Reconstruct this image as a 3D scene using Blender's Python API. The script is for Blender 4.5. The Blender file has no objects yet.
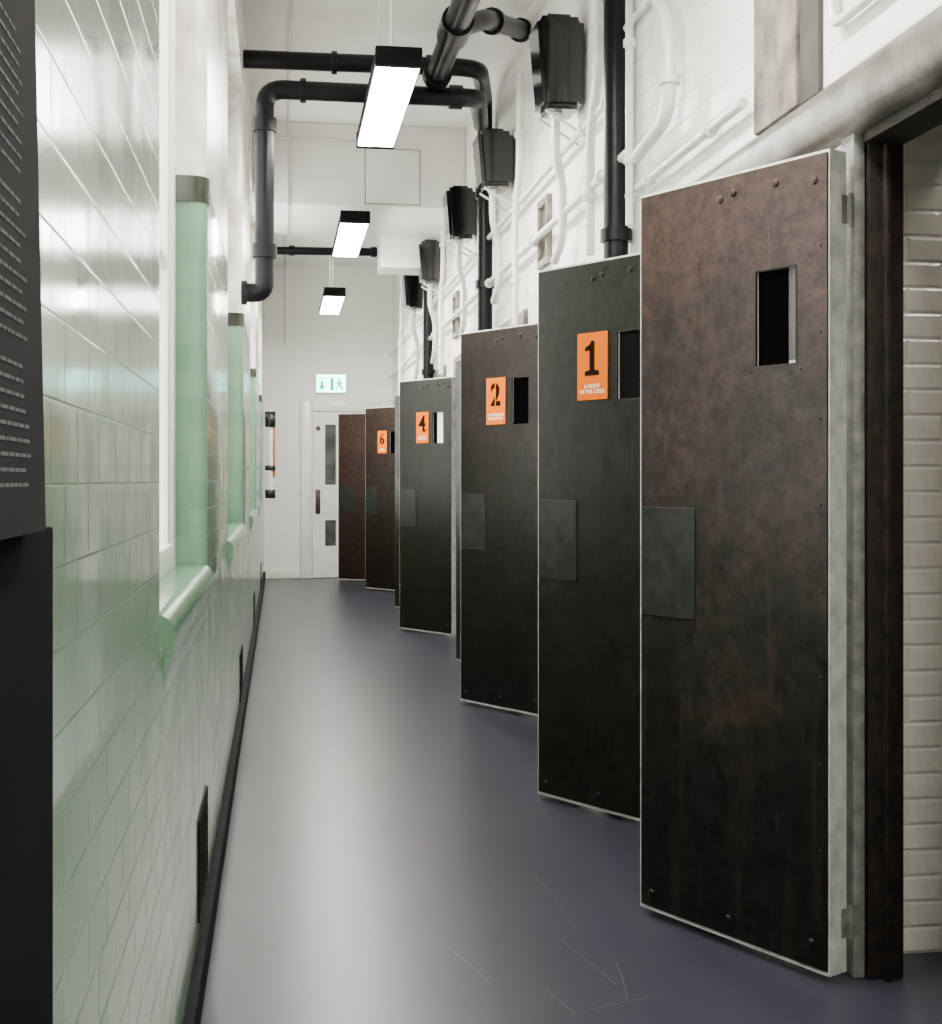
import bpy, bmesh, math, random
from mathutils import Vector, Matrix
random.seed(4)
D=bpy.data
COL=bpy.context.scene.collection
# ---------------------------------------------------------------- materials
def newmat(name,spec=.5):
    m=D.materials.new(name); m.use_nodes=True
    nt=m.node_tree; b=nt.nodes['Principled BSDF']
    b.inputs['Specular IOR Level'].default_value=spec
    return m,nt,b
def N(nt,t,**k):
    n=nt.nodes.new(t)
    for a,v in k.items(): setattr(n,a,v)
    return n
def ramp(nt,fac,stops):
    r=N(nt,'ShaderNodeValToRGB')
    el=r.color_ramp.elements
    while len(el)<len(stops): el.new(0.5)
    for e,(p,c) in zip(el,stops):
        e.position=p; e.color=(*c,1) if len(c)==3 else c
    nt.links.new(fac,r.inputs[0]); return r.outputs[0]
def noise(nt,vec,scale,detail=4,rough=.55):
    n=N(nt,'ShaderNodeTexNoise'); n.inputs['Scale'].default_value=scale
    n.inputs['Detail'].default_value=detail; n.inputs['Roughness'].default_value=rough
    nt.links.new(vec,n.inputs['Vector']); return n.outputs['Fac']
def objco(nt): return N(nt,'ShaderNodeTexCoord').outputs['Object']
def bump(nt,b,h,s,d=.01):
    n=N(nt,'ShaderNodeBump'); n.inputs['Strength'].default_value=s; n.inputs['Distance'].default_value=d
    nt.links.new(h,n.inputs['Height']); nt.links.new(n.outputs[0],b.inputs['Normal'])
def mixc(nt,f,a,b2,mode='MIX'):
    n=N(nt,'ShaderNodeMix'); n.data_type='RGBA'; n.blend_type=mode
    for idx,v in ((0,f),(6,a),(7,b2)):
        if isinstance(v,(int,float)): n.inputs[idx].default_value=v
        elif isinstance(v,tuple): n.inputs[idx].default_value=(*v,1)
        else: nt.links.new(v,n.inputs[idx])
    return n.outputs[2]
def math_(nt,op,a,b2):
    n=N(nt,'ShaderNodeMath',operation=op)
    for i,v in enumerate((a,b2)):
        if isinstance(v,(int,float)): n.inputs[i].default_value=v
        else: nt.links.new(v,n.inputs[i])
    return n.outputs[0]
def simple(name,c1,c2=None,rough=.5,metal=0,scale=6,bs=0.1,coat=0,spec=.5):
    m,nt,b=newmat(name,spec); co=objco(nt)
    c2=c2 or tuple(x*.8 for x in c1)
    f=noise(nt,co,scale,6)
    nt.links.new(ramp(nt,f,[(.35,c1),(.68,c2)]),b.inputs['Base Color'])
    b.inputs['Roughness'].default_value=rough; b.inputs['Metallic'].default_value=metal
    b.inputs['Coat Weight'].default_value=coat
    if bs: bump(nt,b,noise(nt,co,scale*8,3),bs,.004)
    return m
def wallco(nt):
    co=objco(nt); s=N(nt,'ShaderNodeSeparateXYZ'); nt.links.new(co,s.inputs[0])
    c=N(nt,'ShaderNodeCombineXYZ')
    nt.links.new(math_(nt,'ADD',s.outputs[0],s.outputs[1]),c.inputs[0]); nt.links.new(s.outputs[2],c.inputs[1])
    return co,c.outputs[0],s
def bricky(name,c1,c2,cm,w,h,mortar,rough,bs,stain=None,stainamt=.5,coat=0,wob=.0,smooth=.1,wscale=9,bd=.004,spec=.5,mrough=.6):
    m,nt,b=newmat(name,spec); co,uv,s=wallco(nt)
    t=N(nt,'ShaderNodeTexBrick'); t.inputs['Scale'].default_value=1
    t.inputs['Brick Width'].default_value=w; t.inputs['Row Height'].default_value=h
    t.inputs['Mortar Size'].default_value=mortar; t.inputs['Mortar Smooth'].default_value=smooth
    t.inputs['Color1'].default_value=(*c1,1); t.inputs['Color2'].default_value=(*c2,1); t.inputs['Mortar'].default_value=(*cm,1)
    nt.links.new(uv,t.inputs['Vector'])
    col=t.outputs['Color']
    if stain:
        f=ramp(nt,noise(nt,co,2.2,8,.65),[(.48,(0,0,0)),(.75,(stainamt,)*3)])
        f=math_(nt,'MULTIPLY',f,math_(nt,'SUBTRACT',1.0,t.outputs['Fac']))
        col=mixc(nt,f,col,stain)
    nt.links.new(col,b.inputs['Base Color'])
    r=ramp(nt,noise(nt,co,7,4),[(.3,(rough*.75,)*3),(.7,(min(1,rough*1.4),)*3)])
    r=mixc(nt,t.outputs['Fac'],r,(mrough,)*3)
    nt.links.new(r,b.inputs['Roughness'])
    b.inputs['Coat Weight'].default_value=coat; b.inputs['Coat Roughness'].default_value=.08
    inv=math_(nt,'SUBTRACT',1.0,t.outputs['Fac'])
    hh=math_(nt,'ADD',inv,math_(nt,'MULTIPLY',noise(nt,co,wscale,2),wob))
    bump(nt,b,hh,bs,bd)
    return m

M_tile=bricky('sage_glazed_tile',(.155,.245,.160),(.128,.215,.134),(.118,.178,.122),.152,.076,.0020,.145,.26,(.22,.29,.22),.5,coat=0,wob=1.6,wscale=9,bd=.0020,spec=.38,mrough=.3,smooth=1.0)
M_tile_d=bricky('green_glazed_tile',(.095,.205,.125),(.12,.24,.15),(.075,.15,.095),.152,.076,.0014,.15,.3,coat=.2,wob=.5)
M_cap=simple('olive_cap_tile',(.018,.022,.011),rough=.25,spec=.4)
M_wbrick=bricky('white_painted_brick',(.87,.86,.82),(.84,.83,.79),(.76,.75,.705),.225,.08,.006,.42,.45,(.66,.62,.54),.3,wob=.4,smooth=.9,bd=.005)
M_cbrick=bricky('cream_glazed_brick_reveal',(.74,.73,.66),(.68,.67,.60),(.66,.65,.58),.19,.066,.009,.16,.7,(.52,.49,.41),.45,wob=2.2,smooth=1.0,wscale=12,bd=.005,mrough=.2)
M_white=simple('white_wall_paint',(.92,.91,.88),(.88,.87,.84),.45,scale=1.6,bs=.1)
M_wstain=simple('stained_white_paint',(.80,.785,.735),(.36,.33,.26),.3,scale=5,bs=.4)
M_ceil=simple('ceiling_white_paint',(.92,.905,.87),(.85,.835,.79),.55,scale=1.2,bs=.1)
M_gloss=simple('white_gloss_paint',(.90,.89,.85),(.83,.82,.77),.22,scale=9,bs=.1)
M_cond=simple('white_pipe_paint',(.76,.75,.70),(.64,.63,.58),.25,scale=9,bs=.1)
M_seam=simple('grey_panel_seam',(.42,.41,.38),rough=.6)
M_edge=simple('white_door_edge_paint',(.70,.71,.66),(.42,.44,.40),.4,scale=18,bs=.3)
M_plast=simple('worn_white_plaster',(.25,.255,.24),(.11,.11,.098),.5,scale=20,bs=.4)
M_black=simple('black_gloss_paint',(.004,.004,.005),(.005,.005,.006),.12,scale=3,bs=0,coat=.15,spec=.45)
M_pipe=simple('black_pipe_paint',(.003,.0035,.0045),(.006,.006,.0075),.32,scale=12,bs=.1,spec=.16)
M_dark=simple('dark_skirting',(.008,.008,.010),(.015,.015,.018),.8,scale=12,spec=.08)
M_vent=simple('matt_black_iron',(.005,.005,.006),(.008,.008,.009),.8,scale=12,spec=.08)
M_stone=simple('stained_stone',(.135,.127,.110),(.030,.027,.022),.36,scale=9,bs=.25,spec=.4)
M_conc=simple('bare_concrete',(.25,.235,.19),(.07,.062,.048),.75,scale=10,bs=.7)
M_conc2=simple('dark_concrete',(.06,.06,.05),(.03,.027,.022),.75,scale=9,bs=.5)
M_frame=simple('worn_iron_frame',(.0055,.005,.0047),(.025,.017,.0122),.55,.1,scale=26,bs=.9,spec=.25)
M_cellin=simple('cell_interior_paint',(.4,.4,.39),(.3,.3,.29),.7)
M_orange=simple('orange_plastic',(.66,.135,.0),(.63,.128,.0),.7,bs=0,spec=.03)
M_orange2=simple('faded_orange_board',(.50,.13,.02),(.42,.11,.02),.5,bs=0)
M_ink=simple('black_ink',(.010,.004,.002),rough=.8,bs=0,spec=.05)
M_wink=simple('white_ink',(.85,.78,.65),rough=.5,bs=0)
M_panel=simple('grey_text_panel',(.017,.0165,.018),(.020,.0195,.021),.9,bs=0,spec=.04)
M_post=simple('dark_slate_panel_stand',(.0035,.0035,.005),(.0045,.0045,.0065),1,bs=0,spec=.02)
M_pale=simple('panel_lettering',(.10,.10,.105),rough=.8,bs=0,spec=.05)
M_brown=simple('brown_bakelite',(.05,.016,.01),rough=.3)
M_void=simple('black_void',(.0015,.0015,.0015),rough=1,bs=0,spec=0)
M_void2=simple('dark_iron_shutter',(.004,.004,.0036),rough=.9,bs=.1,spec=.05)
M_wallshade=simple('shaded_wall_grey',(.055,.056,.058),rough=.6,bs=0)  # grey for the white wall in shade beyond the slot
M_hatch=simple('grey_hatch_iron',(.019,.022,.019),(.0068,.0078,.0070),.42,.1,scale=16,bs=.15,spec=.22)
def emis(name,c,s):
    m,nt,b=newmat(name)
    b.inputs['Base Color'].default_value=(*c,1)
    b.inputs['Emission Color'].default_value=(*c,1); b.inputs['Emission Strength'].default_value=s
    return m
M_lamp=emis('lamp_diffuser',(1,.955,.885),115)
M_win=emis('frosted_window_glass',(1.0,.985,.96),4.5)
M_exitw=emis('exit_sign_white',(.34,1,.88),11)
M_exitg=emis('exit_sign_green',(.0,.36,.19),2.2)
m,nt,b=newmat('door_glass'); b.inputs['Roughness'].default_value=.08
nt.links.new(ramp(nt,noise(nt,objco(nt),5),[(.3,(.02,.025,.025)),(.7,(.10,.11,.11))]),b.inputs['Base Color']); M_glass=m

def floormat():
    m,nt,b=newmat('grey_epoxy_floor',.30); co=objco(nt)
    c=ramp(nt,noise(nt,co,1.2,1,.4),[(.3,(.0255,.0268,.0375)),(.7,(.030,.0315,.043))])
    s=N(nt,'ShaderNodeSeparateXYZ'); nt.links.new(co,s.inputs[0])
    wob=math_(nt,'MULTIPLY',math_(nt,'SUBTRACT',noise(nt,co,2.0,0),.5),.05)
    tot=None
    for (ax,ay,bx,by) in ((.765,3.95,.79,3.45),(.73,3.38,.79,3.05),(.62,3.05,.665,2.9),(.83,3.2,.80,2.98),(.98,4.75,.72,4.5),(.44,3.35,.50,3.1),(.9,3.0,.7,2.93)):
        L=math.hypot(bx-ax,by-ay); dx,dy=(bx-ax)/L,(by-ay)/L
        px=math_(nt,'SUBTRACT',s.outputs[0],ax); py=math_(nt,'SUBTRACT',s.outputs[1],ay)
        al=math_(nt,'ADD',math_(nt,'MULTIPLY',px,dx),math_(nt,'MULTIPLY',py,dy))
        pe=math_(nt,'ADD',math_(nt,'ADD',math_(nt,'MULTIPLY',px,-dy),math_(nt,'MULTIPLY',py,dx)),wob)
        k=math_(nt,'LESS_THAN',math_(nt,'ABSOLUTE',pe,0),.0011)
        k=math_(nt,'MULTIPLY',k,math_(nt,'MULTIPLY',math_(nt,'GREATER_THAN',al,0),math_(nt,'LESS_THAN',al,L)))
        tot=k if tot is None else math_(nt,'MAXIMUM',tot,k)
    c=mixc(nt,math_(nt,'MULTIPLY',tot,.5),c,(.20,.19,.17))
    nt.links.new(c,b.inputs['Base Color'])
    b.inputs['Roughness'].default_value=.31
    return m
M_floor=floormat()

def ironmat(name,top,mid,bot,seed):
    m,nt,b=newmat(name,.20); co=objco(nt)
    mp=N(nt,'ShaderNodeMapping'); mp.inputs['Location'].default_value=(seed*3.1,seed*1.7,seed); nt.links.new(co,mp.inputs[0]); v=mp.outputs[0]
    s=N(nt,'ShaderNodeSeparateXYZ'); nt.links.new(co,s.inputs[0])
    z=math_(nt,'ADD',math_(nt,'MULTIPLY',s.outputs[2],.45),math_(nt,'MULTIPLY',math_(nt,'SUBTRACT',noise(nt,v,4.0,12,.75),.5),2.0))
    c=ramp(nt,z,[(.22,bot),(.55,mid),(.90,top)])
    mott=ramp(nt,noise(nt,v,26,8,.75),[(.36,(.50,.50,.50)),(.66,(1.5,1.42,1.38))])
    c=mixc(nt,1.0,c,mott,'MULTIPLY')
    rn=N(nt,'ShaderNodeMapping'); rn.inputs['Scale'].default_value=(26,26,1.4); nt.links.new(v,rn.inputs[0])
    c=mixc(nt,ramp(nt,noise(nt,rn.outputs[0],1,5,.6),[(.56,(0,0,0)),(.74,(.4,.4,.4))]),c,(top[0]*1.3,top[1]*1.15,top[2]*1.1))
    sf=ramp(nt,noise(nt,v,6,12,.8),[(.60,(0,0,0)),(.72,(.24,.24,.24))])
    c=mixc(nt,sf,c,(.042,.041,.036))
    for (rot,th) in (((0,.12,0),.70),((0,-.9,0),.74)):
        st=N(nt,'ShaderNodeMapping'); st.inputs['Scale'].default_value=(90,90,2.5); st.inputs['Rotation'].default_value=rot; nt.links.new(v,st.inputs[0])
        c=mixc(nt,ramp(nt,noise(nt,st.outputs[0],1,2,.5),[(th,(0,0,0)),(th+.04,(.4,.4,.4))]),c,(.06,.056,.05))
    nt.links.new(c,b.inputs['Base Color'])
    nt.links.new(ramp(nt,noise(nt,v,12,6,.7),[(.3,(.27,.27,.27)),(.7,(.55,.55,.55))]),b.inputs['Roughness'])
    b.inputs['Metallic'].default_value=.08
    bump(nt,b,noise(nt,v,34,6,.7),.2,.004)
    return m

# ---------------------------------------------------------------- mesh helpers
def obj(name,bm,mat,parent=None,loc=None,smooth=False,**props):
    me=D.meshes.new(name); bmesh.ops.recalc_face_normals(bm,faces=bm.faces); bm.to_mesh(me); bm.free()
    if mat: 
        for mm in (mat if isinstance(mat,list) else [mat]): me.materials.append(mm)
    if smooth:
        for p in me.polygons: p.use_smooth=True
        try: me.set_sharp_from_angle(angle=math.radians(40))
        except Exception: pass
    o=D.objects.new(name,me); COL.objects.link(o)
    if loc: o.location=loc
    if parent: o.parent=parent
    for k,v in props.items(): o[k]=v
    return o
def empty(name,loc=(0,0,0),**props):
    o=D.objects.new(name,None); o.empty_display_size=.1; COL.objects.link(o); o.location=loc
    for k,v in props.items(): o[k]=v
    return o
def box(bm,x0,x1,y0,y1,z0,z1,bev=0,seg=2,mi=0):
    vs=[bm.verts.new((x,y,z)) for x in (x0,x1) for y in (y0,y1) for z in (z0,z1)]
    idx=[(0,1,3,2),(4,6,7,5),(0,4,5,1),(2,3,7,6),(0,2,6,4),(1,5,7,3)]
    fs=[bm.faces.new([vs[i] for i in f]) for f in idx]
    for f in fs: f.material_index=mi
    if bev:
        es=list({e for f in fs for e in f.edges})
        bmesh.ops.bevel(bm,geom=es,offset=bev,segments=seg,affect='EDGES',profile=.5)
def boxo(name,dims,mat,parent=None,bev=0,seg=2,**props):
    bm=bmesh.new(); box(bm,*dims,bev=bev,seg=seg)
    return obj(name,bm,mat,parent,smooth=bev>0,**props)
def extrude_poly(bm,pts,z0,z1):
    a=[bm.verts.new((x,y,z0)) for x,y in pts]; c=[bm.verts.new((x,y,z1)) for x,y in pts]
    n=len(pts)
    bm.faces.new(a); bm.faces.new(c)
    for i in range(n): bm.faces.new([a[i],a[(i+1)%n],c[(i+1)%n],c[i]])
def holed(bm,x0,x1,z0,z1,h,y0,y1):
    def ring(y,a,b2,c,d): return [bm.verts.new(p) for p in ((a,y,c),(b2,y,c),(b2,y,d),(a,y,d))]
    o0,o1=ring(y0,x0,x1,z0,z1),ring(y1,x0,x1,z0,z1)
    i0,i1=ring(y0,*h),ring(y1,*h)
    for k in range(4):
        l=(k+1)%4
        for q in ((o0[k],o0[l],i0[l],i0[k]),(o1[k],o1[l],i1[l],i1[k]),(o0[k],o0[l],o1[l],o1[k]),(i0[k],i0[l],i1[l],i1[k])):
            bm.faces.new(q)
def dome(bm,x,y,z,r,h=.55):
    rings=[]
    for ph in (0,30,60):
        c,s=math.cos(math.radians(ph)),math.sin(math.radians(ph))
        rings.append([bm.verts.new((x+r*c*math.cos(t*math.pi/4),y+r*h*s,z+r*c*math.sin(t*math.pi/4))) for t in range(8)])
    top=bm.verts.new((x,y+r*h,z))
    for a,b2 in zip(rings,rings[1:]):
        for i in range(8): bm.faces.new((a[i],a[(i+1)%8],b2[(i+1)%8],b2[i]))
    for i in range(8): bm.faces.new((rings[-1][i],rings[-1][(i+1)%8],top))
def fillet(pts,r,n=6):
    pts=[Vector(p) for p in pts]; out=[pts[0]]
    for i in range(1,len(pts)-1):
        p=pts[i]; a=pts[i-1]-p; c=pts[i+1]-p
        rr=min(r,a.length*.49,c.length*.49)
        s=p+a.normalized()*rr; e=p+c.normalized()*rr
        for k in range(n+1):
            t=k/n; out.append(s*(1-t)**2+p*2*t*(1-t)+e*t*t)
    out.append(pts[-1]); return out
def sweep(bm,pts,r,seg=12):
    rings=[]; prev=None
    n=len(pts)
    for i,p in enumerate(pts):
        d=(pts[min(i+1,n-1)]-pts[max(i-1,0)]).normalized()
        if prev is None:
            u=d.orthogonal().normalized()
        else:
            u=(prev-d*prev.dot(d)).normalized()
        prev=u; w=d.cross(u)
        rings.append([bm.verts.new(p+u*math.cos(2*math.pi*k/seg)*r+w*math.sin(2*math.pi*k/seg)*r) for k in range(seg)])
    for a,c in zip(rings,rings[1:]):
        for k in range(seg): bm.faces.new((a[k],a[(k+1)%seg],c[(k+1)%seg],c[k]))
    bm.faces.new(rings[0]); bm.faces.new(rings[-1])
def pipe(name,pts,r,mat,parent=None,bend=.1,collars=(),cr=1.28,**props):
    bm=bmesh.new(); sweep(bm,fillet(pts,bend),r,16)
    o=obj(name,bm,mat,parent,smooth=True,**props)
    for (c,ax,l) in collars:
        bm=bmesh.new(); c=Vector(c); a=Vector(ax).normalized()
        sweep(bm,[c-a*l/2,c+a*l/2],r*cr,16)
        obj('collar',bm,mat,o,smooth=True)
    return o
def textobj(name,txt,size,mat,parent,loc,rot,extrude=.0008,offset=0,sx=1,space=1):
    cu=D.curves.new('t','FONT'); cu.body=txt; cu.size=size; cu.extrude=extrude; cu.offset=offset
    cu.align_x='CENTER'; cu.align_y='CENTER'; cu.space_line=space; cu.resolution_u=4
    t=D.objects.new('t',cu); COL.objects.link(t)
    bpy.context.view_layer.update()
    me=D.meshes.new_from_object(t.evaluated_get(bpy.context.evaluated_depsgraph_get()))
    D.objects.remove(t)
    me.transform(rot.to_4x4() @ Matrix.Diagonal((sx,1,1,1)))
    me.materials.clear(); me.materials.append(mat)
    o=D.objects.new(name,me); COL.objects.link(o); o.location=loc; o.parent=parent
    return o

XL=-.2; XR=1.4; YE=16.3; YN=-2.5; HC=3.9
# ---------------------------------------------------------------- shell
boxo('floor',(-.6,3.2,YN,YE+.3,-.1,0),M_floor,kind='structure',label='smooth grey epoxy corridor floor with light scratches',category='floor')
boxo('ceiling',(-.6,3.2,YN,YE+.3,HC,HC+.1),M_ceil,kind='structure',label='white painted corridor ceiling',category='ceiling')
boxo('wall_end',(-.6,3.2,YE,YE+.2,0,HC),M_white,kind='structure',label='plain white painted end wall',category='wall')
boxo('wall_back',(-.6,3.2,YN-.2,YN,0,HC),M_white,kind='structure',label='plain white painted wall closing the corridor',category='wall')
bm=bmesh.new(); box(bm,-.2,1.4,9.8,11.0,3.28,3.9,.012)
obj('trim_1',bm,M_ceil,smooth=True,kind='structure',label='white painted ceiling downstand beam',category='beam')
boxo('trim_2',(.85,1.4,11.03,11.45,3.03,3.9),M_white,kind='structure',label='white boxed-in duct against the wall beyond the beam',category='bulkhead',bev=.006)
# left wall
bays=[(2.27,3.67),(5.15,7.2),(8.95,11.0),(12.5,14.4)]
TTs=[2.06,2.06,2.13,2.15,2.15]
ed=[YN]+[v for b_ in bays for v in b_]+[YE]
piers=[(ed[i],ed[i+1]) for i in range(0,len(ed),2)]
def pierpoly(y0,y1,xf,r=.035):
    pts=[(-.6,y0)]
    for k in range(6):
        t=math.pi/2*k/5; pts.append((xf-r+r*math.sin(t),y0+r-r*math.cos(t)))
    for k in range(6):
        t=math.pi/2*k/5; pts.append((xf-r+r*math.cos(t),y1-r+r*math.sin(t)))
    pts.append((-.6,y1)); return pts
bm=bmesh.new()
box(bm,-.6,XL,YN,YE,0,.93)
for (y0,y1),TT in zip(piers,TTs): extrude_poly(bm,pierpoly(y0,y1,XL),.93,TT); extrude_poly(bm,pierpoly(y0,y1,XL),TT,3.35)
box(bm,-.6,XL,YN,YE,3.35,HC)
bmesh.ops.recalc_face_normals(bm,faces=bm.faces)
for f in bm.faces:
    zc=f.calc_center_median()
    if zc.z>2.2: f.material_index=2
    elif .93<zc.z<2.2 and abs(f.normal.y)>.25: f.material_index=1
w=obj('wall_left',bm,[M_tile,M_tile_d,M_wstain],smooth=True,kind='structure',label='glazed sage green tiled wall, white painted above, with window bays',category='wall')
for i,(y0,y1) in enumerate(bays):
    TT=TTs[i+1]
    bm=bmesh.new()
    prof=[(-.36,.985),(-.215,.985)]
    for k in range(9):
        t=math.pi/2*k/8; prof.append((-.215+.034*math.sin(t),.945+.040*math.cos(t)))
    for k in range(1,7):
        t=k/6; prof.append((-.181-.019*(t*t*(3-2*t)),.945-.10*t))
    prof+=[(-.36,.845)]
    ya,yb=y0+.03,y1+.02
    A=[bm.verts.new((x,ya+(.03 if x>-.22 else 0),z)) for x,z in prof]; B=[bm.verts.new((x,yb,z)) for x,z in prof]
    bm.faces.new(A); bm.faces.new(B)
    for k in range(len(prof)):
        l=(k+1)%len(prof); bm.faces.new((A[k],A[l],B[l],B[k]))
    obj('trim_%d'%(3+i),bm,M_tile_d,smooth=True,kind='structure',label='rounded green glazed tile window sill',category='window sill')
    bm=bmesh.new()
    extrude_poly(bm,[(-.36,y1-.006),(-.236,y1-.006),(-.215,y1+.002),(-.2,y1+.02),(-.194,y1+.045),(-.194,y1+.05),(-.36,y1+.05)],TT-.07,TT+.002)
    obj('trim_%d'%(7+i),bm,M_cap,smooth=True,kind='structure',label='dark olive glazed capping tile on the green reveal',category='tile cap')
    root=empty('window_%d'%(i+1),(-.34,(y0+y1)/2,.98),kind='structure',label='tall white framed frosted window in a tiled bay',category='window')
    L=(y1-y0)/2
    bm=bmesh.new()
    box(bm,-.02,.075,-L+.0,-L+.07,0,2.37,.006); box(bm,-.02,.055,L-.075,L-.0,0,2.37,.006)
    box(bm,.0,.045,L-.12,L-.08,0,2.37,.006)
    box(bm,-.02,.06,-L+.07,L-.12,0,.07,.006); box(bm,-.02,.06,-L+.07,L-.12,2.3,2.37,.006)
    box(bm,-.01,.04,-.02,.02,.07,2.3,.004)
    for z in (.8,1.55): box(bm,-.01,.04,-L+.07,L-.12,z,z+.035,.004)
    obj('window_frame',bm,M_gloss,root,smooth=True)
    bm=bmesh.new(); box(bm,-.012,-.004,-L+.07,L-.12,.07,2.3)
    obj('window_pane',bm,M_win,root)
boxo('baseboard_left',(XL,XL+.024,YN,YE,0,.09),M_dark,bev=.004,kind='structure',label='low dark skirting strip along the tiled wall',category='baseboard')
# vents
def vent(yc,w_,z0,z1):
    root=empty('vent_grille',(XL,yc,z0),label='black cast metal ventilation grille low in the tiled wall',category='vent grille',group='wall vent grilles')
    h=z1-z0
    bm=bmesh.new()
    for a in ((-w_/2,w_/2,0,.015),(-w_/2,w_/2,h-.015,h),(-w_/2,-w_/2+.015,.015,h-.015),(w_/2-.015,w_/2,.015,h-.015)): box(bm,0.0005,.0045,*a)
    n=int(h/.028)
    for k in range(1,n): 
        z=h*k/n; box(bm,.001,.004,-w_/2+.015,w_/2-.015,z-.004,z+.004)
    m_=int(w_/.04)
    for k in range(1,m_):
        y=-w_/2+w_*k/m_; box(bm,.001,.0038,y-.004,y+.004,.015,h-.015)
    obj('grille_frame',bm,M_vent,root)
    bm=bmesh.new(); box(bm,.0003,.0012,-w_/2+.015,w_/2-.015,.015,h-.015); obj('grille_backing',bm,M_void,root)
vent(3.45,.38,.13,.38); vent(6.85,.42,.1,.34); vent(10.3,.42,.1,.34); vent(13.9,.42,.1,.34)

# ---------------------------------------------------------------- cells / right wall
doors=[((1.307,2.975),(1.000,3.553)),((1.31,4.33),(.972,4.882)),((1.31,6.46),(.97,7.018)),((1.31,7.97),(1.16,8.6)),
       ((1.31,9.96),(.954,10.5)),((1.31,11.65),(1.07,12.25)),((1.31,13.93),(.935,14.46)),((1.29,15.45),(.69,15.72))]
OW=.70; OH=2.1; XF=1.515
def leaf(bm,x0,x1,extra,oh):
    prev=YN
    for (h,o_) in doors:
        a=h[1]+.075-OW; b_=h[1]+.075+extra
        box(bm,x0,x1,prev,a,0,HC); box(bm,x0,x1,a,b_,oh,HC); prev=b_
    box(bm,x0,x1,prev,YE,0,HC)
bm=bmesh.new(); leaf(bm,XR,XF,0,OH)
obj('wall_right',bm,M_wbrick,kind='structure',label='white painted brick wall pierced by cell doorways',category='wall')
bm=bmesh.new(); leaf(bm,XF,1.82,.10,OH+.05)
obj('wall_right_inner',bm,M_cbrick,kind='structure',label='cream glazed brick inner reveals of the cell doorways',category='wall')
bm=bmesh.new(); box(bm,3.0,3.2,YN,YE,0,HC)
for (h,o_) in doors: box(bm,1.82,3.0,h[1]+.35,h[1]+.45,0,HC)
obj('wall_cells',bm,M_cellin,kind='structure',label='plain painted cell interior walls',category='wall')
for i,(h,o_) in enumerate(doors):
    a=h[1]+.075-OW; b_=h[1]+.075
    bm=bmesh.new()
    box(bm,1.420,XF-.002,b_-.055,b_-.001,0,OH,.006); box(bm,1.420,XF-.002,a+.001,a+.055,0,OH,.006); box(bm,1.405,XF-.002,a+.055,b_-.055,OH-.06,OH-.001,.006)  # header brought forward so its dark iron stands in for lintel shadow
    box(bm,1.455,1.470,b_-.075,b_-.05,0,OH-.06,.003)
    obj('trim_%d'%(11+i),bm,M_frame,smooth=True,kind='structure',label='worn dark iron cell door frame',category='door frame')
    boxo('trim_%d'%(50+i),(1.385,1.418,b_-.045,b_+.03,0,OH-.02),M_plast,bev=.008,kind='structure',label='worn white plaster arris beside the iron frame',category='door surround')
    if i==0:
        bm=bmesh.new(); box(bm,1.345,1.46,1.2,4.27,2.065,2.225,.055,7)
        obj('trim_30',bm,M_stone,smooth=True,kind='structure',label='long rounded weathered grey stone lintel over the doorway',category='lintel')
    elif i>1:
        bm=bmesh.new(); box(bm,1.375,1.41,a-.06,b_+.3,2.05,2.2,.015,3)
        obj('trim_%d'%(31+i),bm,M_stone,smooth=True,kind='structure',label='grey stained stone lintel over cell doorway',category='lintel')
bm=bmesh.new(); box(bm,1.375,1.41,3.34,3.66,2.23,HC-.01,.008)
obj('trim_40',bm,M_conc,smooth=True,kind='structure',label='bare grey concrete upright set in white wall',category='concrete pilaster')
bm=bmesh.new(); box(bm,1.385,1.41,3.215,3.338,2.23,HC-.01,.004)
obj('trim_41',bm,M_conc2,smooth=True,kind='structure',label='dark weathered strip beside the concrete upright',category='concrete pilaster')
for i,y in enumerate((6.75,10.25)):
    root=empty('wall_ventilator',(XR,y,2.35),label='grey concrete framed ventilator opening above the cell doors',category='ventilator',group='ventilators above the doors')
    bm=bmesh.new()
    for a in ((-.13,.13,0,.04),(-.13,.13,.32,.36),(-.13,-.09,.04,.32),(.09,.13,.04,.32)): box(bm,-.03,.0,*a,bev=.004)
    obj('surround',bm,M_conc,root,smooth=True)
    bm=bmesh.new(); box(bm,-.008,-.001,-.09,.09,.04,.32)
    obj('louvre',bm,M_conc2,root)
root=empty('cell_light',(2.3,2.6,2.75),label='small round bulkhead lamp lighting the open cell',category='wall light')
bm=bmesh.new(); box(bm,-.11,.11,-.11,.11,.0,.04,.01); obj('lamp_base',bm,M_gloss,root,smooth=True)
bm=bmesh.new(); sweep(bm,[Vector((0,0,-.05)),Vector((0,0,-.001))],.085,20); obj('lamp_diffuser',bm,emis('cell_lamp_diffuser',(1,.95,.87),58),root,smooth=True)
bm=bmesh.new(); sweep(bm,[Vector((0,0,.04)),Vector((0,0,HC-2.751))],.01,8); obj('lamp_stem',bm,M_gloss,root,smooth=True)

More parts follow.
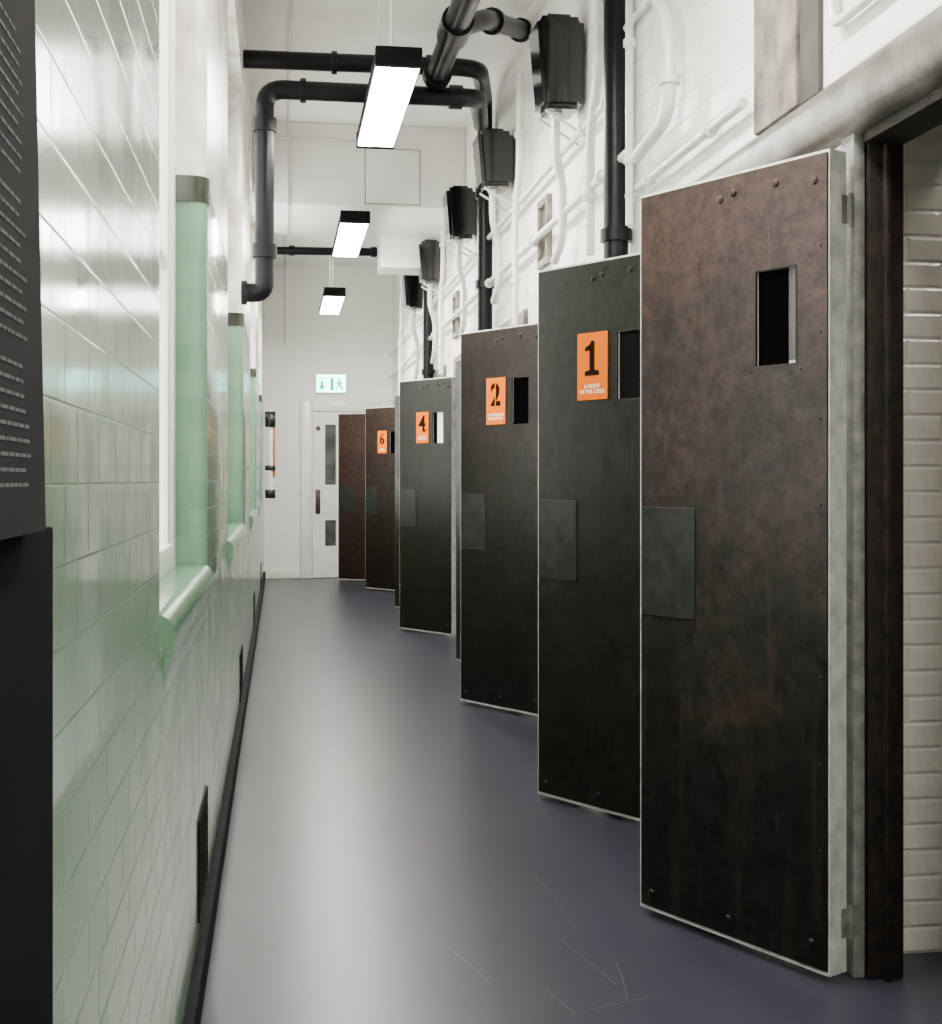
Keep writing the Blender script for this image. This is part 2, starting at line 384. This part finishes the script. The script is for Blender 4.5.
# ---------------------------------------------------------------- cell doors
R_text=Matrix(((-1,0,0),(0,0,1),(0,1,0)))
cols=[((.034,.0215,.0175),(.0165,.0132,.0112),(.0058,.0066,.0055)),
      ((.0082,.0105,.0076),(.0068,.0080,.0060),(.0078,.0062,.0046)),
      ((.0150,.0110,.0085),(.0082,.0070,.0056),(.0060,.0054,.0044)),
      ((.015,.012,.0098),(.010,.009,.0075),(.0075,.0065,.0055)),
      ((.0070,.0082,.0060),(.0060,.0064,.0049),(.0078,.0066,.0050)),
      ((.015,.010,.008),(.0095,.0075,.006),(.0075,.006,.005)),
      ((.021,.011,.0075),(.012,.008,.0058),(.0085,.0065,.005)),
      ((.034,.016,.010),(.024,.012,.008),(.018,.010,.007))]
signs={1:('1','A NIGHT\nIN THE CELLS'),2:('2','A WOMAN IN\nTHE SERVICE'),4:('4','A MOMENT\nIN HISTORY'),6:('6','LIFE IN\nTHE CELLS')}
desc=['rusty brown iron-clad cell door, unnumbered, with open viewing slot',
 'dark green-black iron-clad cell door with orange number 1 sign',
 'dark brown iron-clad cell door with orange number 2 sign',
 'dark iron-clad cell door folded back close to the wall',
 'dark olive iron-clad cell door with orange number 4 sign',
 'dark iron-clad cell door folded back beside door six',
 'red-brown iron-clad cell door with orange number 6 sign',
 'rust-brown iron-clad cell door nearest the white exit door']
for i,(h,o_) in enumerate(doors):
    W=math.dist(h,o_)
    ang=math.atan2(o_[1]-h[1],o_[0]-h[0])
    root=empty('door_%d'%(i+1),(h[0],h[1],.02),kind='structure',label=desc[i],category='cell door',group='row of open cell doors')
    root.rotation_euler=(0,0,ang)
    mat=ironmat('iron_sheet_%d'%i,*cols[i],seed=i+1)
    hole=(W*.15,W*.345,1.49,1.73)
    bm=bmesh.new(); holed(bm,0,W,0,2.0,hole,-.07,-.006)
    obj('door_body',bm,M_edge,root,label='white painted timber door core and edges')
    bm=bmesh.new(); holed(bm,.004,W-.009,.012,1.992,hole,-.006,0.0)
    for (x,z) in ((.04,1.93),(.16,1.945),(.30,1.945),(.345,1.935),(.05,.07),(.32,.055),(.60,.05)):
        dome(bm,x*W/.65,0,z,.0115)
    z=.3
    while z<1.93:
        dome(bm,.022,0,z,.0045); 
        if random.random()<.5: dome(bm,W-.03,0,z,.004)
        z+=.21
    for (x,z) in ((hole[0]-.015,hole[2]-.015),(hole[1]+.015,hole[2]-.015)): dome(bm,x,0,z,.004)
    obj('iron_plate',bm,mat,root,smooth=True,label='riveted iron facing sheet')
    bm=bmesh.new(); box(bm,W*.665,W-.013,0,.004,.825,1.125,.0015,1)
    for (x,z) in ((W*.68,.84),(W-.028,.84),(W*.68,1.11),(W-.028,1.11)): dome(bm,x,.004,z,.004)
    obj('food_hatch',bm,M_hatch,root,label='grey-green riveted hatch plate')
    bm=bmesh.new()
    e=.004
    for a in ((hole[0]-e,hole[1]+e,hole[2]-e,hole[2]),(hole[0]-e,hole[1]+e,hole[3],hole[3]+e),(hole[0]-e,hole[0],hole[2],hole[3]),(hole[1],hole[1]+e,hole[2],hole[3])):
        box(bm,a[0],a[1],-.002,.0015,a[2],a[3])
    obj('slot_rim',bm,M_frame,root)
    hw=hole[1]-hole[0]
    f={0:.27,4:.72}.get(i,0.0)
    boxo('slot_shutter',(hole[0]+hw*f,hole[1],-.016,-.010,hole[2],hole[3]),M_void2 if i==1 else M_void,root)
    if i==0: boxo('wall_view_strip',(hole[0],hole[0]+hw*f,-.022,-.0165,hole[2]+.01,hole[3]),M_wallshade,root)  # added strip, shade on the wall seen through the slot painted grey
    if i==4: boxo('wall_view_strip',(hole[0],hole[0]+hw*f,-.022,-.0165,hole[2],hole[3]),M_gloss,root,label='added white strip standing in for the wall seen through the slot')  # added strip in place of the white wall visible through the slot
    for z in (.12,1.86):
        bm=bmesh.new(); sweep(bm,[Vector((-.006,-.078,z-.04)),Vector((-.006,-.078,z+.04))],.007,10)
        box(bm,-.002,.0,-.072,-.05,z-.035,z+.035)
        obj('hinge',bm,M_plast,root,smooth=True)
    if i in signs:
        s,cap=signs[i]
        xc=W*(1-.467); zc=1.615; ww,hh=.0765,.123
        pl=boxo('number_sign',(xc-ww,xc+ww,0.0005,.006,zc-hh,zc+hh),M_orange,root,bev=.001,seg=1,label='orange cell sign with stencilled number '+s)
        def bar(nm,x0,x1,z0,z1,mt,dy=.0062,th=.0016): boxo(nm,(xc-x1,xc-x0,dy,dy+th,zc+z0,zc+z1),mt,pl)
        if s=='1':
            bm=bmesh.new()
            pts=[(-.036,-.034),(.036,-.034),(.036,-.018),(.013,-.014),(.013,.092),(-.004,.092),(-.012,.078),(-.034,.070),(-.034,.056),(-.012,.058),(-.012,-.014),(-.036,-.018)]
            f0=[bm.verts.new((xc-x,.0065,zc+z)) for x,z in pts]; f1=[bm.verts.new((xc-x,.0075,zc+z)) for x,z in pts]
            bm.faces.new(f0); bm.faces.new(f1)
            for k in range(len(pts)): l=(k+1)%len(pts); bm.faces.new((f0[k],f0[l],f1[l],f1[k]))
            obj('numeral',bm,M_ink,pl)
        else:
            textobj('numeral',s,.16,M_ink,pl,(xc,.0068,zc+.028),R_text,offset=.005,sx=.98)
        if s=='4': bar('numeral_serif',.0,.045,-.032,-.019,M_ink)
        if s in '26': bar('stencil_gap',-.003,.003,-.04,.1,M_orange,.0064,.002)
        textobj('lettering',cap,.0205,M_wink,pl,(xc,.0066,zc-.083),R_text,offset=.0003,space=.95)

# ---------------------------------------------------------------- end door
root=empty('door_9',(.82,YE,0),kind='structure',label='white panelled exit door with narrow glass panes and white frame',category='door')
bm=bmesh.new()
for a in ((-.57,-.425,0,2.2),(.425,.57,0,2.2)): box(bm,a[0],a[1],-.06,-.001,a[2],a[3],.01)
box(bm,-.425,.425,-.06,-.001,2.07,2.2,.01)
obj('door_frame',bm,M_gloss,root,smooth=True)
bm=bmesh.new(); holes=[(-.265,-.13),(.13,.265)]
for (x0,x1) in ((-.42,-.265),(-.13,.13),(.265,.42)): box(bm,x0,x1,-.04,-.002,.01,2.065)
for (x0,x1) in holes:
    for (z0,z1) in ((.01,.40),(.72,1.16),(1.91,2.065)): box(bm,x0,x1,-.04,-.002,z0,z1)
for (z0,z1) in ((.1,.3),(.80,1.05)): box(bm,-.38,-.17,-.048,-.04,z0,z1,.004)
obj('door_leaf',bm,M_gloss,root)
for (x0,x1) in holes:
    for (z0,z1) in ((.4,.72),(1.16,1.91)): boxo('glass_pane',(x0,x1,-.022,-.015,z0,z1),M_glass,root)
boxo('push_plate',(-.385,-.325,-.056,-.0485,.8,1.1),M_brown,root,bev=.003)
bm=bmesh.new(); sweep(bm,fillet([(-.345,-.045,.85),(-.345,-.085,.85),(-.345,-.085,1.03),(-.345,-.045,1.03)],.02),.009); obj('door_handle',bm,M_brown,root,smooth=True)
bm=bmesh.new(); sweep(bm,[Vector((-.35,-.04,1.86)),Vector((-.35,-.055,1.86))],.03,16); obj('lock_rose',bm,M_brown,root,smooth=True)
boxo('baseboard_end',(-.2,.25,YE-.015,YE,0,.12),M_gloss,kind='structure',bev=.003,label='low white skirting board on end wall',category='baseboard')

# exit sign
root=empty('exit_sign',(.63,YE-.03,2.30),label='illuminated green exit sign with arrow and running figure',category='exit sign')
boxo('sign_housing',(-.19,.19,-.02,.03,0,.24),M_gloss,root,bev=.005)
boxo('sign_face',(-.18,.18,-.024,-.0205,.01,.23),M_exitw,root)
bm=bmesh.new()
def poly(pts,y=-.0255):
    bm.faces.new([bm.verts.new((x,y,z*1.15)) for x,z in pts])
poly([(-.13,.13),(-.10,.13),(-.10,.08),(-.07,.08),(-.115,.03),(-.16,.08),(-.13,.08)])
poly([(-.17,.155),(-.055,.155),(-.055,.165),(-.17,.165)])
obj('arrow_symbol',bm,M_exitg,root)
bm=bmesh.new()
poly([(-.01,.03),(.03,.03),(.03,.16),(-.01,.16)])
poly([(.085,.13),(.115,.13),(.12,.09),(.09,.085)]); poly([(.09,.09),(.12,.09),(.15,.05),(.135,.035)]); poly([(.085,.09),(.10,.085),(.07,.035),(.05,.035)])
poly([(.085,.125),(.09,.11),(.055,.10),(.055,.11)]); poly([(.115,.125),(.145,.105),(.14,.095),(.112,.11)])
poly([(.1+.014*math.cos(t*math.pi/4),.150+.014*math.sin(t*math.pi/4)) for t in range(8)])
obj('running_figure',bm,M_exitg,root)

root=empty('wall_sign',(XL,15.3,1.0),label='orange and black sign board bracketed off the wall, seen edge-on',category='sign board')
boxo('sign_board',(.118,.145,-.15,.0,0.25,1.02),M_orange2,root,bev=.004)
boxo('board_backing',(.085,.1175,-.15,.0,0.0,1.04),M_gloss,root)
for z,hh in ((.06,.05),(.36,.03),(.92,.09)): boxo('bracket',(.03,.15,-.17,-.152,z-hh,z+hh),M_black,root,bev=.004)
for z in (.06,.92): boxo('wall_fixing',(.0,.084,-.1,-.05,z-.02,z+.02),M_gloss,root)

# ---------------------------------------------------------------- information panel
root=empty('information_stand',(XL,.5,0),label='dark slate display stand with grey printed text panel by the wall',category='information panel')
bm=bmesh.new(); box(bm,.001,.036,-.6,.485,0,1.186,.002); box(bm,.001,.036,-.6,.30,1.187,2.3,.002)
obj('stand',bm,M_post,root,smooth=True)
bm=bmesh.new()
A=[bm.verts.new((.0365,y,z)) for y,z in ((-.5,1.187),(.385,1.187),(.335,1.62),(.31,1.8),(-.5,1.8))]; B=[bm.verts.new((.048,v.co.y,v.co.z)) for v in A]
bm.faces.new(A); bm.faces.new(B)
for k in range(5): bm.faces.new((A[k],A[(k+1)%5],B[(k+1)%5],B[k]))
obj('text_panel',bm,M_panel,root)
bm=bmesh.new(); z=1.48
k=0
while z>1.215:
    if k%11!=10:
        y=.335-(z-1.2)*.12-random.uniform(0,.02)
        while y>-.1:
            l=random.uniform(.006,.020); box(bm,.0481,.0483,y-l,y,z,z+.0022); y-=l+.003
    z-=.0088; k+=1
obj('printed_text',bm,M_pale,root,kind='stuff')

# ---------------------------------------------------------------- ceiling lights
def light(y0,z0):
    L=1.5; root=empty('ceiling_light',(.54,y0,z0),label='long linear batten light with black end caps',category='ceiling light',group='corridor batten lights')
    bm=bmesh.new(); box(bm,-.105,.105,0,L,.035,.085,.008); 
    box(bm,-.108,.108,-.012,.03,-.002,.088,.006); box(bm,-.108,.108,L-.03,L+.012,-.002,.088,.006)
    box(bm,-.108,-.1,0,L,.015,.06); box(bm,.1,.108,0,L,.015,.06)
    obj('lamp_housing',bm,M_vent,root,smooth=True)
    bm=bmesh.new(); box(bm,-.098,.098,.032,L-.032,.004,.034); obj('lamp_diffuser',bm,M_lamp,root)
    top=(3.28 if 9.4<y0<9.9 else HC)-z0
    for yy in (.40,1.25):
        bm=bmesh.new(); sweep(bm,[Vector((0,yy,.084)),Vector((0,yy,top-.001))],.007,8); obj('suspension_rod',bm,M_gloss,root,smooth=True)
for y,z in ((-1.2,3.12),(2.35,3.12),(5.95,3.12),(9.45,3.085),(13.0,3.05)): light(y,z)

# ---------------------------------------------------------------- big black pipes
pipe('soil_pipe',[(XL,6.9,2.2),(-.08,6.9,2.2),(-.08,6.9,3.27),(1.05,6.9,3.27),(1.29,8.34,3.53)],.05,M_pipe,bend=.10,
  collars=[((-.08,6.9,2.42),(0,0,1),.07),((-.08,6.9,3.08),(0,0,1),.07),((.12,6.9,3.27),(1,0,0),.03),((.93,6.9,3.27),(1,0,0),.07),((-.185,6.9,2.2),(1,0,0),.03)],
  label='black painted pipe crossing overhead and dropping down the tiled wall',category='pipe')
pipe('soil_pipe',[(XL,7.3,3.55),(1.12,7.3,3.56),(1.33,8.42,3.72),(1.33,8.42,0.0)],.05,M_pipe,bend=.16,
  collars=[((.3,7.3,3.552),(1,0,0),.03),((.85,7.3,3.556),(1,0,0),.07),((1.33,8.42,3.1),(0,0,1),.07),((1.33,8.42,2.5),(0,0,1),.05)],
  label='black painted pipe crossing overhead and dropping down cell wall',category='pipe')
sp=pipe('soil_pipe',[(.82,2.6,3.9),(.82,2.6,3.36),(.82,6.86,3.36)],.06,M_pipe,bend=.14,
  collars=[((.82,6.1,3.36),(0,1,0),.22),((.82,4.6,3.36),(0,1,0),.08),((.82,6.8,3.36),(0,1,0),.08)],
  label='thick black pipe running lengthwise under the ceiling',category='pipe')
pipe('branch_pipe',[(.84,6.12,3.37),(1.0,6.35,3.5),(1.39,7.35,3.80)],.05,M_pipe,sp,
  collars=[((1.07,6.53,3.554),(.39,1.0,.3),.06),((1.35,7.25,3.77),(.39,1.0,.3),.05)],cr=1.35)
for y in (5.08,11.75):
    pipe('soil_pipe',[(1.335,y,3.9),(1.335,y,0)],.05,M_pipe,collars=[((1.335,y,3.2),(0,0,1),.08),((1.335,y,2.2),(0,0,1),.05)],
      label='vertical black pipe against white wall',category='pipe')
pipe('soil_pipe',[(XL,11.35,3.2),(.84,11.35,3.21)],.035,M_pipe,bend=.08,
  collars=[((.1,11.35,3.205),(1,0,0),.05),((.81,11.35,3.21),(1,0,0),.05)],label='thin black pipe crossing beyond the beam',category='pipe')

# ---------------------------------------------------------------- cisterns
for (y,z0,h,xw,yw) in ((5.95,2.93,.42,.22,.26),(7.78,2.98,.33,.22,.28),(9.27,2.94,.36,.22,.28),(11.1,2.90,.35,.22,.28),(12.55,2.87,.35,.21,.28)):
    root=empty('cistern',(1.385,y,z0),label='black painted cast iron cistern box bracketed high on the wall',category='cistern',group='black cisterns along the cell wall')
    bm=bmesh.new()
    vs=[[bm.verts.new((x,yy,z)) for x,yy in ((-xw*s,-yw/2*s),(0,-yw/2*s),(0,yw/2*s),(-xw*s,yw/2*s))] for (z,s) in ((0,.86),(h,1.0))]
    for a,c in zip(vs,vs[1:]):
        for k in range(4): bm.faces.new((a[k],a[(k+1)%4],c[(k+1)%4],c[k]))
    bm.faces.new(vs[0]); bm.faces.new(vs[-1])
    bmesh.ops.bevel(bm,geom=[e for e in bm.edges],offset=.026,segments=6,affect='EDGES')
    obj('cistern_body',bm,M_black,root,smooth=True)
    bm=bmesh.new(); box(bm,-xw*.75,-xw*.25,-yw*.3,yw*.3,h-.002,h+.022,.006); obj('cistern_lid',bm,M_black,root,smooth=True)
    for s in (-1,1):
        bm=bmesh.new(); sweep(bm,fillet([(.014,s*yw*.3,-.12),(-.02,s*yw*.3,-.1),(-xw*.8,s*yw*.3,-.006)],.03),.007,8); obj('bracket',bm,M_cond,root,smooth=True)
    bm=bmesh.new(); sweep(bm,[Vector((-xw*.5,0,-.02)),Vector((-xw*.5,0,.005))],.028,14); obj('outlet_nut',bm,M_cond,root,smooth=True)
    bm=bmesh.new(); sweep(bm,fillet([(-xw*.5,0,-.015),(-xw*.5,0,-.20),(-.055,.10,-.30),(-.055,.10,-.56),(-.055,.28,-.64)],.09),.021,12); obj('flush_pipe',bm,M_cond,root,smooth=True)

# ---------------------------------------------------------------- white conduits on the right wall
def cond(pts,r=.012,bend=.05,clips=(),**k):
    o=pipe('wall_conduit',pts,r,M_cond,bend=bend,label=k.get('label','white painted conduit clipped to the brick wall'),category='conduit',group='white conduits on the cell wall')
    for c,ax in clips:
        bm=bmesh.new(); a=Vector(ax); c=Vector(c)
        sweep(bm,[c-a*.014,c+a*.014],r*1.6,10)
        obj('pipe_clip',bm,M_cond,o,smooth=True)
    return o
for (z,r,y0,y1,so) in ((2.50,.019,4.95,16.2,.035),(2.80,.016,5.3,16.2,.035)):
    x=XR-r-so
    cond([(x,y0,z),(x,y1,z)],r,clips=[((x,y,z),(0,1,0)) for y in [y0+.4+k*1.5 for k in range(7)]])
cond([(1.375,1.0,2.36),(1.375,3.10,2.36),(1.375,3.12,2.5)],.014,label='white conduit above the stone lintel')
cond([(1.36,3.70,2.34),(1.36,4.98,2.34)],.016,clips=[((1.36,4.0,2.34),(0,1,0)),((1.36,4.7,2.34),(0,1,0))],label='white conduit running above the stone band')
cond([(1.33,4.58,3.6),(1.33,4.58,3.0),(1.33,4.34,2.82),(1.33,4.34,2.48),(1.33,4.75,2.44)],.024,.12,clips=[((1.33,4.34,2.6),(0,0,1)),((1.33,4.58,3.1),(0,0,1))],label='thick white painted pipe bending down the brick wall')
cond([(1.33,4.86,3.3),(1.33,4.86,2.2)],.015,clips=[((1.33,4.86,2.9),(0,0,1)),((1.33,4.86,2.45),(0,0,1))],label='upright white pipe beside a black pipe')
cond([(1.335,5.36,3.6),(1.335,5.36,2.95),(1.335,5.52,2.72),(1.335,5.52,2.2)],.021,.1,clips=[((1.335,5.36,3.15),(0,0,1)),((1.335,5.52,2.45),(0,0,1))],label='white painted pipe curving down the wall')
cond([(1.365,3.7,3.02),(1.365,5.55,3.02),(1.365,5.55,3.8)],.014,.08,clips=[((1.365,4.1,3.02),(0,1,0)),((1.365,5.25,3.02),(0,1,0))],label='white conduit stepping up the wall')
for y in (7.15,10.6,14.3):
    cond([(1.325,y,3.5),(1.325,y,2.95),(1.325,y+.14,2.75),(1.325,y+.14,2.1)],.019,.09,clips=[((1.325,y,3.15),(0,0,1)),((1.325,y+.14,2.35),(0,0,1))],label='white painted pipe dropping between cisterns')
cond([(.06,0,HC-.012),(.06,9.786,HC-.012),(.06,9.786,3.266),(.06,11.014,3.266),(.06,11.014,HC-.012),(.06,YE-.012,HC-.012),(.06,YE-.012,2.9)],.009,.02,label='thin white conduit following ceiling, beam and end wall')
cond([(.86,9.785,HC-.02),(.86,9.785,3.77),(-.18,9.785,3.77)],.008,.04,label='thin white conduit on the beam face')
root=empty('access_panel',(.84,9.8,3.3),label='white painted square access panel on the beam',category='access panel')
boxo('panel_seam',(-.212,.212,-.01,-.001,-.005,.42),M_seam,root,bev=.002)
boxo('panel_plate',(-.2,.2,-.03,-.0105,.006,.408),M_white,root,bev=.004)

# ---------------------------------------------------------------- world, camera
w=D.worlds.new('World'); bpy.context.scene.world=w; w.use_nodes=True
w.node_tree.nodes['Background'].inputs[0].default_value=(.8,.85,1,1); w.node_tree.nodes['Background'].inputs[1].default_value=.3
cam=D.cameras.new('camera'); co=D.objects.new('camera',cam); COL.objects.link(co)
co.location=(0,0,1.22); co.rotation_euler=(math.radians(90),0,-math.radians(8.36))
cam.sensor_fit='HORIZONTAL'; cam.sensor_width=36; cam.lens=1300/942*36; cam.shift_y=-32/942; cam.clip_start=.02
bpy.context.scene.camera=co
